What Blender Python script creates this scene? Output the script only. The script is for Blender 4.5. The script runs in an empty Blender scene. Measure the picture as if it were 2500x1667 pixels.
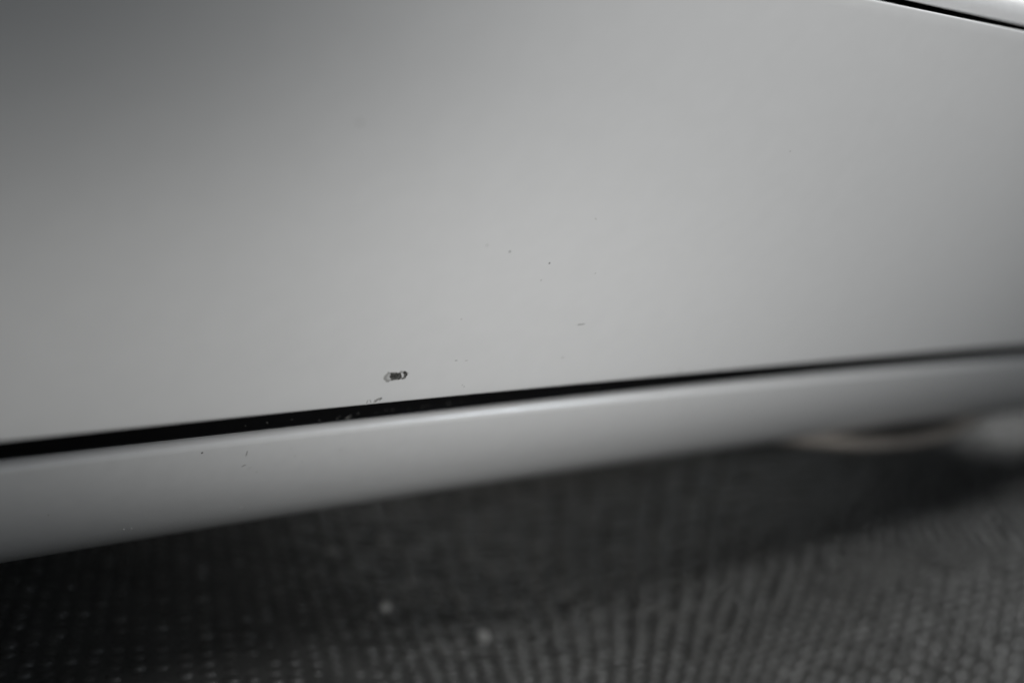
import bpy, math, random
import numpy as np
from mathutils import Matrix, Vector

random.seed(7)
rng = np.random.default_rng(7)
MM = 0.0087          # one design unit in metres
S = bpy.context.scene
C = S.collection

# ------------------------------------------------------------------ camera
CAM_H = 48.0
cam = bpy.data.cameras.new("camera")
cam_o = bpy.data.objects.new("camera", cam)
C.objects.link(cam_o)
rows = ((0.73332, 0.04391, -0.67846, 0.0),
        (-0.60211, 0.50539, -0.61809, 0.0),
        (0.31575, 0.86177, 0.39705, CAM_H * MM),
        (0, 0, 0, 1))
cam_o.matrix_world = Matrix(rows)
cam.sensor_width = 36.0
cam.lens = 50.4
cam.clip_start = 0.02
cam.clip_end = 200.0
cam.dof.use_dof = True
cam.dof.focus_distance = 0.061 * 8.7
cam.dof.aperture_fstop = 28.0 / 8.7
S.camera = cam_o

# ------------------------------------------------------------------ world, lamps, exposure
W = bpy.data.worlds.new("World")
S.world = W
W.use_nodes = True
bg = W.node_tree.nodes["Background"]
bg.inputs[0].default_value = (0.90, 0.95, 1.0, 1)
bg.inputs[1].default_value = 0.125
S.view_settings.view_transform = 'Standard'
S.view_settings.look = 'None'
S.view_settings.exposure = 0.0
S.view_settings.gamma = 1.0


def aim(o, src, dst):
    src = Vector(src) * MM
    dst = Vector(dst) * MM
    o.location = src
    o.rotation_euler = (dst - src).to_track_quat('-Z', 'Y').to_euler()


def spot(name, src, dst, power, size_deg, radius, col):
    l = bpy.data.lights.new(name, 'SPOT')
    l.energy = power
    l.spot_size = math.radians(size_deg)
    l.spot_blend = 1.0
    l.shadow_soft_size = radius * MM
    l.color = col
    o = bpy.data.objects.new(name, l)
    C.objects.link(o)
    aim(o, src, dst)
    return o


def area(name, src, dst, power, sx, sy, col):
    l = bpy.data.lights.new(name, 'AREA')
    l.shape = 'RECTANGLE'
    l.size = sx * MM
    l.size_y = sy * MM
    l.energy = power
    l.color = col
    o = bpy.data.objects.new(name, l)
    C.objects.link(o)
    aim(o, src, dst)
    return o


K = 8.7 ** 2
spot("key_lamp", (-21, -75.2, 101), (57.3, 36.7, 30.2), 0.83 * K, 26.3, 9, (1.0, 0.993, 0.98))
spot("low_fill", (-130, -40.2, 25.3), (34.0, 38.6, 22.6), 1.05 * K, 9.8, 6, (1.0, 0.985, 0.955))  # added fill spot, brightens the lower left of panel and sill
area("softbox", (300, 34, 290), (165, 24, 0), 2.6 * K, 200, 110, (0.98, 0.99, 1.0))
area("edge_light", (322, -189, 198), (60, 40, 14), 0.125 * K, 60, 36, (0.80, 0.90, 1.0))  # unseen area source added for the highlight along the sill edge


# ------------------------------------------------------------------ helpers
def nd(nt, t, **kw):
    n = nt.nodes.new(t)
    for k, v in kw.items():
        setattr(n, k, v)
    return n


def material(name, col, rough, metal=0.0, spec=0.5, var=0.05, var_scale=300.0, bump=0.0, bump_scale=4000.0, sheen=0.0):
    m = bpy.data.materials.new(name)
    m.use_nodes = True
    nt = m.node_tree
    p = nt.nodes["Principled BSDF"]
    p.inputs["Roughness"].default_value = rough
    p.inputs["Metallic"].default_value = metal
    p.inputs["Specular IOR Level"].default_value = spec
    tc = nd(nt, "ShaderNodeTexCoord")
    nz = nd(nt, "ShaderNodeTexNoise")
    nz.inputs["Scale"].default_value = var_scale / 8.7
    nz.inputs["Detail"].default_value = 6
    nt.links.new(tc.outputs["Object"], nz.inputs["Vector"])
    mp = nd(nt, "ShaderNodeMapRange")
    mp.inputs["From Min"].default_value = 0.3
    mp.inputs["From Max"].default_value = 0.7
    mp.inputs["To Min"].default_value = 1 - var
    mp.inputs["To Max"].default_value = 1 + var
    nt.links.new(nz.outputs["Fac"], mp.inputs["Value"])
    mx = nd(nt, "ShaderNodeVectorMath", operation='SCALE')
    mx.inputs[0].default_value = col
    nt.links.new(mp.outputs["Result"], mx.inputs["Scale"])
    nt.links.new(mx.outputs["Vector"], p.inputs["Base Color"])
    if sheen:
        p.inputs["Sheen Weight"].default_value = sheen
    if bump:
        n2 = nd(nt, "ShaderNodeTexNoise")
        n2.inputs["Scale"].default_value = bump_scale / 8.7
        n2.inputs["Detail"].default_value = 3
        nt.links.new(tc.outputs["Object"], n2.inputs["Vector"])
        b = nd(nt, "ShaderNodeBump")
        b.inputs["Strength"].default_value = bump
        b.inputs["Distance"].default_value = 0.00035
        nt.links.new(n2.outputs["Fac"], b.inputs["Height"])
        nt.links.new(b.outputs["Normal"], p.inputs["Normal"])
    return m


def coat(m, w, r, ior=1.5):
    p = m.node_tree.nodes["Principled BSDF"]
    p.inputs["Coat Weight"].default_value = w
    p.inputs["Coat Roughness"].default_value = r
    p.inputs["Coat IOR"].default_value = ior


PAINT_COL = (0.592, 0.597, 0.600)
M_PAINT = material("silver_paint", PAINT_COL, 0.42, 0.0, 0.5, 0.012, 900, 0.03, 9000)
M_RAIL = material("silver_rail_paint", PAINT_COL, 0.3, 0.0, 0.5, 0.02, 1200, 0.04, 7000)
coat(M_PAINT, 0.5, 0.12)
coat(M_RAIL, 1.0, 0.17, 2.0)
M_COVER = material("grained_silver_paint", (0.30, 0.30, 0.30), 0.38, 0.0, 0.5, 0.03, 1500, 0.5, 6000)
M_BLACK = material("flat_black", (0.0025, 0.0025, 0.0028), 0.6, 0.0, 0.15, 0.2, 800)
M_DARK = material("dark_plastic", (0.012, 0.012, 0.012), 0.6, 0.0, 0.3, 0.2, 300)
M_RING = material("worn_brown_metal", (0.19, 0.17, 0.15), 0.5, 0.3, 0.5, 0.35, 180)
M_MARK = material("exposed_primer", (0.17, 0.17, 0.168), 0.6, 0.0, 0.3, 0.4, 5000)
M_SCUFF = material("scuffed_paint", (0.36, 0.36, 0.355), 0.6, 0.0, 0.3, 0.3, 5000)
M_DUST = material("grey_dust", (0.12, 0.12, 0.115), 0.9, 0.0, 0.1, 0.3, 4000)
M_CLOTH = material("black_cloth_ground", (0.045, 0.045, 0.043), 0.9, 0.0, 0.1, 0.2, 400)
M_YARN = material("charcoal_yarn", (0.048, 0.0475, 0.045), 0.34, 0.0, 0.5, 0.35, 500, 0.5, 8000, 0.0)
M_LINT = material("pale_lint", (0.30, 0.30, 0.29), 0.9, 0.0, 0.1, 0.1, 400)
M_TABLE = material("dark_table", (0.03, 0.028, 0.026), 0.6, 0.0, 0.3, 0.2, 60)


def mesh_obj(name, verts, faces, mat, parent=None, smooth=True):
    me = bpy.data.meshes.new(name)
    v = np.asarray(verts, dtype=float) * MM
    me.from_pydata(v.tolist(), [], faces)
    me.validate()
    me.update()
    if smooth:
        me.polygons.foreach_set("use_smooth", [True] * len(me.polygons))
    me.materials.append(mat)
    o = bpy.data.objects.new(name, me)
    C.objects.link(o)
    if parent is not None:
        o.parent = parent
    return o


X_BEND = (21.0, 100.0)


def bow(x, amount):
    a, b = X_BEND
    t = 4 * (x - a) * (b - x) / (b - a) ** 2
    return amount * max(t, -1.2)


def extrude(name, prof, bows, x0, x1, nx, mat, parent, cap=True):
    """sweep a closed y-z profile along x; every profile point has its own bow"""
    xs = np.linspace(x0, x1, nx)
    n = len(prof)
    V, F = [], []
    for x in xs:
        for (y, z), b in zip(prof, bows):
            V.append((x, y, z + bow(x, b)))
    for i in range(nx - 1):
        for j in range(n):
            k = (j + 1) % n
            F.append((i * n + j, (i + 1) * n + j, (i + 1) * n + k, i * n + k))
    if cap:
        F.append(tuple(range(n)))
        F.append(tuple(reversed(range((nx - 1) * n, nx * n))))
    return mesh_obj(name, V, F, mat, parent)


def sharp(o, deg=35):
    m = o.data
    import bmesh
    bm = bmesh.new()
    bm.from_mesh(m)
    bmesh.ops.recalc_face_normals(bm, faces=bm.faces)
    for e in bm.edges:
        if len(e.link_faces) == 2 and e.calc_face_angle(0) > math.radians(deg):
            e.smooth = False
    bm.to_mesh(m)
    bm.free()


def arc(cy, cz, r, a0, a1, n):
    return [(cy + r * math.cos(math.radians(a0 + (a1 - a0) * i / (n - 1))),
             cz + r * math.sin(math.radians(a0 + (a1 - a0) * i / (n - 1)))) for i in range(n)]


# ------------------------------------------------------------------ the setting
tab = mesh_obj("ground", [(-900, -900, -40), (900, -900, -40), (900, 900, -40), (-900, 900, -40),
                             (-900, -900, -14), (900, -900, -14), (900, 900, -14), (-900, 900, -14)],
               [(0, 3, 2, 1), (4, 5, 6, 7), (0, 1, 5, 4), (1, 2, 6, 5), (2, 3, 7, 6), (3, 0, 4, 7)], M_TABLE, None, False)
tab["kind"] = "structure"


def sstep(a, b, x):
    t = np.clip((x - a) / (b - a), 0, 1)
    return t * t * (3 - 2 * t)


def cloth_z(x, y):
    """the woven matting rises to the right; a hollow is added for shade by the sill"""
    x = np.asarray(x, float)
    y = np.asarray(y, float)
    s = sstep(50, 98, x + 0.35 * (y - 40)) * sstep(58, 26, y)
    z = 7.0 * s - 7.0 * sstep(38, 70, x) * sstep(30, 58, y) * sstep(150, 112, x)  # hollow is made up, sunk for deeper shade and blur under the car
    z = z + 0.35 * np.sin(x * 0.11 + 1.0) * np.sin(y * 0.13)
    return z


# cloth: base sheet with two fields of yarn floats that meet in the added hollow
gx = np.concatenate([np.linspace(-250, 10, 12)[:-1], np.linspace(10, 160, 90), np.linspace(160, 350, 10)[1:]])
gy = np.concatenate([np.linspace(-250, 0, 12)[:-1], np.linspace(0, 80, 60), np.linspace(80, 300, 12)[1:]])
V, F = [], []
for yy in gy:
    for xx in gx:
        V.append((xx, yy, float(cloth_z(xx, yy)) - 0.13))
nxg = len(gx)
for j in range(len(gy) - 1):
    for i in range(nxg - 1):
        F.append((j * nxg + i, j * nxg + i + 1, (j + 1) * nxg + i + 1, (j + 1) * nxg + i))
cloth = mesh_obj("floor", V, F, M_CLOTH)
cloth["kind"] = "structure"


def floats():
    """one lattice of woven floats; its columns fan out where the matting is pulled askew"""
    rings = [(1.0, 0.0), (0.86, 0.55), (0.5, 0.9), (0.0, 1.0)]
    ns = 8
    tv = []
    for r, zz in rings[:-1]:
        for q in range(ns):
            t = 2 * math.pi * q / ns
            tv.append((r * math.cos(t), r * math.sin(t), zz))
    tv.append((0, 0, 1.0))
    tv = np.array(tv)
    tf = []
    for q in range(len(rings) - 2):
        for i in range(ns):
            i2 = (i + 1) % ns
            tf.append((q * ns + i, q * ns + i2, (q + 1) * ns + i2, (q + 1) * ns + i))
    for i in range(ns):
        tf.append(((len(rings) - 2) * ns + i, (len(rings) - 2) * ns + (i + 1) % ns, len(tv) - 1))
    # columns start along a line in front of the car
    KX = [20, 28, 34, 45, 52, 60, 68, 76, 90, 110]
    ANG = [52, 57, 63, 65, 58, 45, 34, 28, 29, 33]
    LEN_A = [.80, .80, .79, .79, .84, 1.0, 1.2, 1.3, 1.3, 1.3]
    LEN_B = [1.05, 1.12, 1.2, 1.22, 1.22, 1.3, 1.4, 1.45, 1.5, 1.5]
    base = []
    p = np.array([6.0, 52.0])
    while p[0] < 150:
        base.append(p.copy())
        t = math.radians(-13 + 5 * float(sstep(50, 80, p[0])))
        p = p + np.interp(p[0], KX, LEN_B) * np.array([math.cos(t), math.sin(t)])
    cols = []
    for p in base:
        an = math.radians(np.interp(p[0], KX, ANG))
        st = np.interp(p[0], KX, LEN_A) * np.array([math.cos(an), math.sin(an)])
        cols.append([p + st * j for j in range(-18, 74)])
    P = np.array(cols)
    VV, FF = [], []
    cnt = 0
    for i in range(1, P.shape[0] - 1):
        for j in range(1, P.shape[1] - 1):
            p = P[i, j]
            if not (4 < p[0] < 165 and -4 < p[1] < 84):
                continue
            a = (P[i, j + 1] - P[i, j - 1]) / 2
            b = (P[i + 1, j] - P[i - 1, j]) / 2
            # the crosswise float lies square to the row; keep them from overlapping too far
            rt = float(np.interp(p[0], [46, 70], [0, 1]))
            sa = 0.54 - 0.18 * rt
            far = float(sstep(36, 52, p[1]) * sstep(44, 56, p[0]))
            sb = 0.47 + 0.16 * far
            hz = (0.20 + 0.36 * rt) * (1 + rng.normal(0, 0.14))
            sc = 1 + rng.normal(0, 0.07)
            jx, jy = rng.normal(0, 0.05 + 0.12 * far, 2)
            px = p[0] + jx + (tv[:, 0] * a[0] * sa + tv[:, 1] * b[0] * sb) * sc
            py = p[1] + jy + (tv[:, 0] * a[1] * sa + tv[:, 1] * b[1] * sb) * sc
            pz = cloth_z(px, py) - 0.26 + tv[:, 2] * hz
            VV.append(np.c_[px, py, pz])
            FF.extend([tuple(x + cnt for x in f) for f in tf])
            cnt += len(tv)
    return np.concatenate(VV), FF


vv, ff = floats()
weave = mesh_obj("floor_weave", vv, ff, M_YARN, cloth)
weave["kind"] = "stuff"


def lint(label, x, y, r):
    n = 7
    V, F = [], []
    for i in range(n):
        for j in range(10):
            th = math.pi * (i + 0.5) / n
            ph = 2 * math.pi * j / 10
            q = r * (1 + random.uniform(-0.25, 0.25))
            V.append((x + q * math.sin(th) * math.cos(ph), y + q * math.sin(th) * math.sin(ph),
                      float(cloth_z(x, y)) + 0.2 + r * 0.7 + 0.7 * q * math.cos(th)))
    for i in range(n - 1):
        for j in range(10):
            k = (j + 1) % 10
            F.append((i * 10 + j, i * 10 + k, (i + 1) * 10 + k, (i + 1) * 10 + j))
    F.append(tuple(range(9, -1, -1)))
    F.append(tuple(range((n - 1) * 10, n * 10)))
    o = mesh_obj("grit_speck", V, F, M_LINT)
    o["label"] = label
    o["category"] = "grit speck"
    o["group"] = "pale specks on the woven floor"
    return o


lint("pale speck on the dark woven floor, the one nearer the silver sill", 51.3, 49.0, 0.36)
lint("pale speck on the dark woven floor, the one farther from the silver sill", 56.2, 45.2, 0.40)

# ------------------------------------------------------------------ the device
dev = bpy.data.objects.new("silver_car", None)
C.objects.link(dev)
dev["label"] = "silver car whose lower door panel has a small dark paint chip above the sill"
dev["category"] = "car"

XA, XB = -30.0, 139.0
NX = 76
# side panel: leans out towards the top, thin bevel on top and bottom edge
eB = np.array([39.5, 19.7])
eT = np.array([33.95, 41.5])
e = (eT - eB) / np.linalg.norm(eT - eB)
nrm = np.array([-e[1], e[0]])
LEN = float(np.linalg.norm(eT - eB))
prof, bows = [], []


def pp(s, d, b):
    q = eB + e * s + nrm * d
    prof.append((q[0], q[1]))
    bows.append(b)


BP = 0.22
for a in np.linspace(-90, 0, 13):              # rounded lower lip
    r = 0.28
    pp(r - 0.07 + r * math.sin(math.radians(a)), -r + r * math.cos(math.radians(a)), BP)
for s in np.linspace(0.9, LEN - 0.6, 14):
    pp(s, 0.0, BP * (1 - s / LEN))
pp(LEN - 0.09, 0.0, 0)
pp(LEN - 0.045, -0.008, 0)
pp(LEN - 0.005, -0.04, 0)                             # bright chamfer
prof.append((34.9, 40.9))
bows.append(0)
pp(LEN - 1.2, -1.6, 0)
pp(0.0, -1.6, BP)
panel = extrude("door_panel", prof, bows, XA, XB, NX, M_PAINT, dev)
sharp(panel, 30)

# lower rail: rounded top edge, face, big round to the underside
prof = [(50.5, 15.94)]
prof += arc(43.62, 15.54, 0.40, 90, 180, 13)
py_, pz_ = 43.22, 15.72


def roll(scale, s_):
    return float(np.interp(s_ / scale, [0, 0.45, 2.0, 3.4, 4.3], [7, 13, 29, 52, 65]))


def rail_face(scale):
    """the face rolls gradually under; returns points and the steepest sight line it meets"""
    y, z, q, km = 43.22, 15.54, [], 0
    for i in range(int(4.3 * scale / 0.1)):
        al = math.radians(roll(scale, i * 0.1))
        y += 0.1 * math.sin(al)
        z -= 0.1 * math.cos(al)
        q.append((y, z))
        km = max(km, (48 - z) / y)
    return q, km


lo_, hi_ = 0.4, 4.0
for _ in range(40):
    mid_ = (lo_ + hi_) / 2
    if rail_face(mid_)[1] < 0.854:
        lo_ = mid_
    else:
        hi_ = mid_
face_pts, _ = rail_face(hi_)
prof += face_pts
py_, pz_ = face_pts[-1]
RAIL_FACE = list(prof[14:])
for al in (66, 72, 80, 88):
    al = math.radians(al)
    py_ += 0.7 * math.sin(al)
    pz_ -= 0.7 * math.cos(al)
    prof.append((py_, pz_))
prof += [(50.5, pz_)]
print("rail bottom", py_, pz_)
bows = []
print('rail scale', hi_)
for y, z in prof:
    bows.append(0.31 + 0.19 * min(max((16.1 - z) / 4.7, 0), 1))
rail = extrude("sill", prof, bows, XA, XB, NX, M_RAIL, dev)
sharp(rail, 40)

# black strip filling the gap between panel and rail
prof = [(43.66, 15.95), (43.72, 16.01), (44.4, 16.02), (44.6, 16.4), (44.6, 21.5), (47.0, 21.5), (47.0, 15.95)]
g1 = extrude("seam_strip", prof, [0.31] * len(prof), XA, XB, NX, M_BLACK, dev)
# black strip filling the gap between panel and top cover
prof = [(35.75, 38.5), (35.75, 40.9), (36.6, 40.95), (40, 40.95), (40, 38.5)]
g2 = extrude("seam_strip", prof, [0.0] * len(prof), XA, XB, 4, M_BLACK, dev)

# top cover with a rounded front edge
prof = arc(37.55, 41.45, 1.25, 185, 90, 14) + [(60, 42.9), (98, 42.6), (99.5, 41.2), (99.5, 38.6), (40.2, 38.6), (40.2, 41.2)]
cov = extrude("body_trim", prof, [0] * len(prof), XA, XB, 40, M_COVER, dev)
sharp(cov, 40)

# inner body behind panel and rail, back and floor plate
prof = [(47.2, 9.4), (47.2, 38.4), (97.5, 38.4), (97.5, 9.4)]
core = extrude("underbody", prof, [0] * 4, XA + 0.8, XB - 0.8, 4, M_DARK, dev)
core.data.polygons.foreach_set("use_smooth", [False] * len(core.data.polygons))


def lathe(name, cx, cy, prof, n, mat, parent):
    V, F = [], []
    m = len(prof)
    for k in range(n):
        t = 2 * math.pi * k / n
        for r, z in prof:
            V.append((cx + r * math.cos(t), cy + r * math.sin(t), z))
    for k in range(n):
        k2 = (k + 1) % n
        for j in range(m):
            j2 = (j + 1) % m
            F.append((k * m + j, k * m + j2, k2 * m + j2, k2 * m + j))
    o = mesh_obj(name, V, F, mat, parent)
    sharp(o, 45)
    return o


ring = lathe("underbody_lip", 97.5, 84.6, [(36, 7.2), (39.1, 7.2), (39.5, 7.35), (39.6, 7.6), (39.5, 7.85), (39.2, 8.0), (38.9, 8.0), (36, 7.7)], 160, M_RING, dev)
neck = lathe("lip_backing", 97.5, 84.6, [(20, 7.6), (38.8, 7.6), (38.8, 9.0), (36, 9.6), (20, 9.6)], 96, M_DARK, dev)  # dark disc added behind the lip to keep the wedge above it dark

# ------------------------------------------------------------------ wear on the panel
N3 = np.array([0, nrm[0], nrm[1]])
E3 = np.array([0, e[0], e[1]])
B3 = np.array([0, eB[0], eB[1]])


def on_panel(x, s, d=0.0):
    s = s - bow(x, BP * (1 - s / LEN))
    p = B3 + E3 * s + N3 * d + np.array([x, 0, 0])
    p[2] += bow(x, BP * (1 - s / LEN))
    return p


def poly_sd(px, py, poly):
    """signed distance to a polygon, positive inside"""
    poly = np.array(poly, float)
    d = np.full(px.shape, 1e9)
    inside = np.zeros(px.shape, bool)
    n = len(poly)
    for i in range(n):
        ax, ay = poly[i]
        bx, by = poly[(i + 1) % n]
        ex, ey = bx - ax, by - ay
        t = np.clip(((px - ax) * ex + (py - ay) * ey) / (ex * ex + ey * ey + 1e-9), 0, 1)
        d = np.minimum(d, np.hypot(px - ax - t * ex, py - ay - t * ey))
        c = ((ay > py) != (by > py)) & (px < (bx - ax) * (py - ay) / (by - ay + 1e-12) + ax)
        inside ^= c
    return np.where(inside, d, -d)


def blur_noise(shape, step):
    h, w = shape
    c = rng.random((h // step + 3, w // step + 3))
    yy = np.arange(h) / step
    xx = np.arange(w) / step
    y0 = yy.astype(int)
    x0 = xx.astype(int)
    fy = (yy - y0)[:, None]
    fx = (xx - x0)[None, :]
    fy = fy * fy * (3 - 2 * fy)
    fx = fx * fx * (3 - 2 * fx)
    A = c[y0][:, x0]
    Bq = c[y0][:, x0 + 1]
    Cq = c[y0 + 1][:, x0]
    D = c[y0 + 1][:, x0 + 1]
    return (A * (1 - fx) + Bq * fx) * (1 - fy) + (Cq * (1 - fx) + D * fx) * fy


def wear_material():
    m = bpy.data.materials.new("chipped_paint")
    m.use_nodes = True
    nt = m.node_tree
    p = nt.nodes["Principled BSDF"]
    at = nd(nt, "ShaderNodeAttribute", attribute_name="wear")
    rp = nd(nt, "ShaderNodeValToRGB")
    el = rp.color_ramp.elements
    el[0].position = 0.0
    el[0].color = (*PAINT_COL, 1)
    el[1].position = 1.0
    el[1].color = (0.022, 0.022, 0.021, 1)
    x = el.new(0.35)
    x.color = (0.27, 0.27, 0.265, 1)
    x = el.new(0.75)
    x.color = (0.075, 0.075, 0.072, 1)
    nt.links.new(at.outputs["Fac"], rp.inputs["Fac"])
    nt.links.new(rp.outputs["Color"], p.inputs["Base Color"])
    p.inputs["Roughness"].default_value = 0.5
    return m


M_WEAR = wear_material()

DU = np.array([0.02261, -0.00195])     # mm on the panel (x, s) per step of the traced outline
DV = np.array([0.01330, -0.02562])
CH0 = np.array([36.76, 1.95])        # traced point (60, 38)


def wear_patch(name, wearfun, box, step, relief, label, lift=0.0):
    u0, u1, w0, w1 = box
    us = np.arange(u0, u1, step)
    ws = np.arange(w0, w1, step)
    U, Wv = np.meshgrid(us, ws)
    wear, dz = wearfun(U, Wv)
    wear = np.clip(wear, 0, 1)
    h, w = U.shape
    idx = -np.ones((h, w), int)
    V, F, cols = [], [], []
    live = np.zeros((h, w), bool)
    cell = (wear[:-1, :-1] + wear[1:, :-1] + wear[:-1, 1:] + wear[1:, 1:]) > 0.02
    live[:-1, :-1] |= cell
    live[1:, :-1] |= cell
    live[:-1, 1:] |= cell
    live[1:, 1:] |= cell
    for j in range(h):
        for i in range(w):
            if live[j, i]:
                xs = CH0 + DU * (U[j, i] - 60) + DV * (Wv[j, i] + lift - 38)
                idx[j, i] = len(V)
                V.append(on_panel(xs[0], xs[1], 0.004 + relief * dz[j, i]))
                cols.append(wear[j, i])
    for j in range(h - 1):
        for i in range(w - 1):
            if cell[j, i]:
                F.append((idx[j, i], idx[j + 1, i], idx[j + 1, i + 1], idx[j, i + 1]))
    o = mesh_obj(name, V, F, M_WEAR, panel)
    at = o.data.attributes.new("wear", 'FLOAT', 'POINT')
    at.data.foreach_set("value", np.array(cols, dtype=np.float32))
    o["label"] = label
    return o


def k(p):
    return [(x / 19.6, y / 19.6) for x, y in p]


def chip(U, Wv):
    n1 = 0.5 * (blur_noise(U.shape, 6) + blur_noise(U.shape, 13)) - 0.5
    n2 = blur_noise(U.shape, 17) - 0.5
    halo = poly_sd(U, Wv, k([(690, 880), (710, 780), (790, 680), (900, 600), (1180, 590), (1240, 610), (1400, 590), (1600, 530),
                             (1780, 580), (1820, 660), (1760, 800), (1720, 870), (1640, 880), (1560, 920), (1400, 930),
                             (1250, 970), (1080, 1010), (900, 1050), (790, 1030), (720, 970)]))
    core = poly_sd(U, Wv, k([(960, 810), (1000, 700), (1020, 630), (1180, 610), (1240, 630), (1490, 630), (1500, 690), (1545, 770),
                             (1530, 850), (1380, 920), (1200, 955), (1040, 945)]))
    hook = poly_sd(U, Wv, k([(1590, 610), (1650, 545), (1740, 570), (1800, 630), (1790, 720), (1720, 860), (1690, 850), (1670, 790),
                             (1640, 870), (1560, 915), (1400, 915), (1400, 870), (1560, 870), (1620, 820), (1630, 740), (1640, 690)]))
    inner = poly_sd(U, Wv, k([(800, 880), (830, 790), (880, 700), (950, 660), (1000, 900), (950, 960), (860, 950)]))
    bar = poly_sd(U, Wv, k([(1500, 630), (1590, 630), (1640, 700), (1620, 820), (1550, 860), (1545, 780), (1500, 690)]))
    eye = poly_sd(U, Wv, k([(1660, 690), (1710, 670), (1720, 720), (1690, 750), (1660, 730)]))
    rp = lambda d, s: np.clip(d / s + 0.5, 0, 1)
    wv = 0.36 * rp(halo + n2 * 5.0, 3.5) + 0.10 * rp(halo, 3) * n1
    wv = wv * (1 - 0.45 * rp(inner + n1, 4))
    wv = np.where(wv > 0, wv, 0)
    c = rp(core + n1 * 4.5, 1.6)
    wv = wv * (1 - c) + c * (0.82 + 0.50 * n1 + 0.35 * n2)
    hk = rp(hook + n1 * 3.0, 1.6)
    wv = wv * (1 - hk) + hk * (0.92 + 0.16 * n1)
    b = rp(bar + n1 * 1.2, 1.6)
    wv = wv * (1 - b) + b * (0.05 + 0.3 * np.abs(n1))
    eb = rp(eye + n1, 2)
    wv = wv * (1 - eb) + eb * 0.5
    dz = 0.5 + n1 * 1.0 - 0.5 * c
    return wv, dz * rp(halo, 6)


wear_patch("paint_chip", chip, (30, 98, 22, 58), 0.3, 0.008, "dark oblong chip with a pale rim worn through the paint")


def scrape(U, Wv):
    n1 = blur_noise(U.shape, 4) - 0.5
    n2 = blur_noise(U.shape, 9) - 0.5
    rp = lambda d, s: np.clip(d / s + 0.5, 0, 1)
    a = poly_sd(U, Wv, [(9, 117), (13, 108), (18, 106), (28, 105), (29, 108), (24, 112), (14, 117)])
    b = poly_sd(U, Wv, [(-10, 121), (-6, 112), (-4, 110), (-5, 114), (-8, 121)])
    c = poly_sd(U, Wv, [(-1, 110), (1, 109), (4, 116), (2, 117)])
    d = poly_sd(U, Wv, [(22, 105.5), (28, 104.5), (30, 107), (25, 111), (22, 111), (26, 107.5)])
    wv = 0.42 * rp(a + n1 * 3 + n2 * 3 - 0.6, 2.5) * (0.7 + 1.4 * np.abs(n1)) + 0.4 * rp(b + n1, 2) + 0.35 * rp(c + n1, 2)
    wv = np.maximum(wv, 0.62 * rp(d + n1 * 1.5, 1.5))
    return wv, n1 * wv


wear_patch("edge_scrape", scrape, (-16, 36, 98, 126), 0.34, 0.01, "small grey scrape on the lower edge of the door", -12)


def speck(name, base, tx, ty, tn, lx, ly, mat, parent, ang=0.0, hz=0.006, lab=None):
    """a tiny lens shaped mark lying on a face; base point, two tangents, normal"""
    ca, sa = math.cos(ang), math.sin(ang)
    V, F = [], []
    n = 10
    for r, zz in ((1.0, 0.0), (0.6, 0.7)):
        for q in range(n):
            t = 2 * math.pi * q / n
            rr = r * (1 + (random.uniform(-0.22, 0.22)))
            a_, b_ = rr * lx * math.cos(t), rr * ly * math.sin(t)
            V.append(base + tx * (a_ * ca - b_ * sa) + ty * (a_ * sa + b_ * ca) + tn * (0.003 + zz * hz))
    V.append(base + tn * (0.003 + hz))
    for q in range(n):
        q2 = (q + 1) % n
        F.append((q, q2, n + q2, n + q))
        F.append((n + q, n + q2, 2 * n))
    o = mesh_obj(name, V, F, mat, parent)
    if lab:
        o["label"] = lab
    return o


TX = np.array([1.0, 0, 0])
PS = [(37.61, 9.18, .05, .05, 'S'), (39.02, 8.86, .06, .05, 'M'), (41.68, 8.21, .055, .045, 'M'), (41.82, 7.24, .045, .04, 'S'),
      (55.98, 0.62, .16, .06, 'S'), (39.78, 2.6, .09, .03, 'S'), (40.39, 2.55, .09, .035, 'S'), (46.41, 2.29, .05, .05, 'S'),
      (28.75, 14.6, .08, .08, 'S'), (52.19, 14.77, .04, .04, 'S'), (38.62, 5.11, .05, .04, 'S'), (41.07, 0.97, .05, .05, 'S'),
      (41.24, 0.85, .04, .04, 'S'), (44.87, 7.58, .04, .04, 'S')]
for x, s, lx, ly, t in PS:
    speck("paint_speck", on_panel(x, s), TX, E3, N3, lx, ly, M_MARK if t == 'M' else M_SCUFF, panel)
speck("fine_scratch", on_panel(46.15, 4.43), TX, E3, N3, .27, .035, M_MARK, panel, 0.08, lab="short dark horizontal scratch on the panel")
speck("fine_scratch", on_panel(42.72, 10.66), TX, E3, N3, .10, .025, M_SCUFF, panel, -0.5)

# wear on the rail face
FN = np.array([0, -1.0, 0])
TZ = np.array([0, 0, 1.0])


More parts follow.
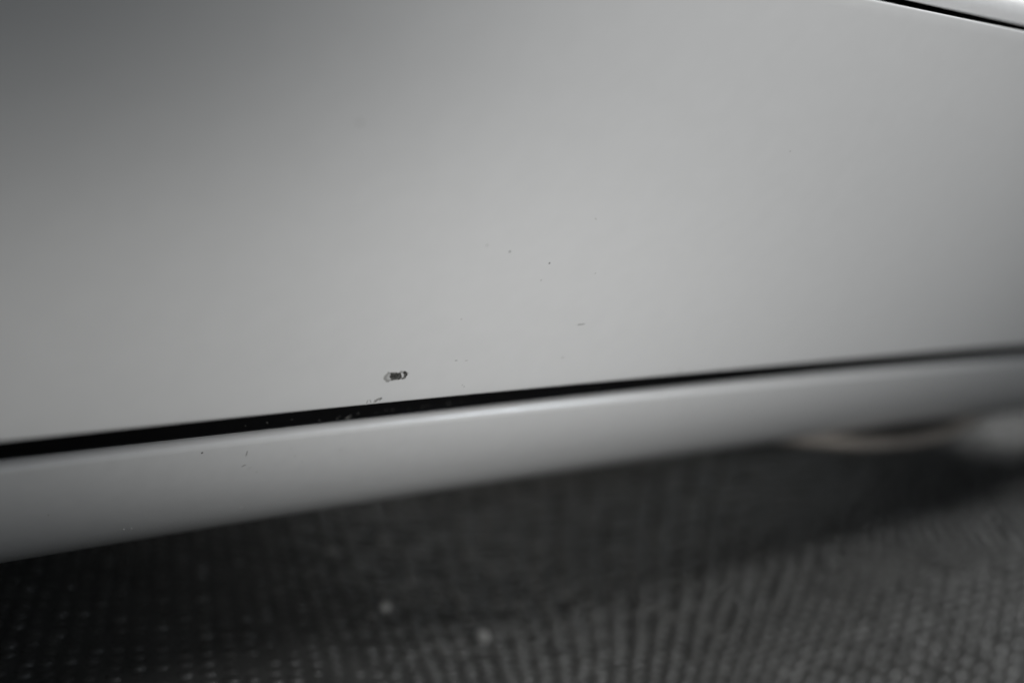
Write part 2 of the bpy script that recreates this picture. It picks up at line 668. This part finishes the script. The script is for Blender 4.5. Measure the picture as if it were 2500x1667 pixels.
def on_rail(x, z):
    b = 0.31 + 0.19 * min(max((16.1 - z) / 4.7, 0), 1)
    zz = z - bow(x, b)
    y = float(np.interp(-zz, [-q[1] for q in RAIL_FACE], [q[0] for q in RAIL_FACE]))
    return np.array([x, y, z])


RM = [(31.49, 15.55, .06, .06, 0, 'M'), (34.0, 14.45, .15, .03, .45, 'M'), (34.4, 14.25, .16, .02, .35, 'S'),
      (39.15, 14.75, .16, .02, .3, 'S'), (33.82, 15.3, .022, .26, 0, 'M'), (25.47, 12.78, .045, .045, 0, 'S'),
      (61.83, 15.7, .16, .06, .3, 'S'), (42.93, 14.91, .04, .03, 0, 'S'), (36.17, 15.2, .04, .04, 0, 'S'),
      (36.6, 14.7, .05, .03, 0, 'S'), (37.2, 14.2, .05, .03, 0, 'S'), (34.9, 13.9, .04, .03, 0, 'S')]
for x, z, lx, lz, an, t in RM:
    speck("sill_scratch" if lx > .1 or lz > .1 else "sill_speck", on_rail(x, z), TX, TZ, FN, lx, lz,
          M_MARK if t == 'M' else M_SCUFF, rail, an)
for x, z in ((29.81, 10.6), (30.2, 10.55), (35.57, 11.0)):
    speck("dust_grain", on_rail(x, z), TX, TZ, np.array([0, -.7, -.7]), .05, .04, M_SCUFF, rail, 0, 0.04)

# dust in the seam
DS = [(39.3, 43.78, .13), (39.5, 43.9, .09), (39.15, 43.75, .08), (38.69, 43.80, .06), (40.02, 44.03, .06), (38.91, 43.95, .05), (41.7, 44.08, .05), (42.05, 44.02, .06),
      (43.91, 44.02, .06), (44.29, 44.04, .05), (45.6, 44.08, .08), (56.05, 44.09, .07), (35.05, 44.05, .06), (37.69, 43.8, .05),
      (41.0, 43.9, .04), (43.0, 43.95, .04), (46.4, 44.1, .04), (33.9, 44.0, .05), (36.4, 44.1, .04)]
for x, y, r in DS:
    speck("dust_grain", np.array([x, y, 16.01 + bow(x, 0.31)]), TX, np.array([0, 1.0, 0]), TZ, r * .7, r * .6, M_DUST, g1, random.uniform(0, 3), r * 0.5)
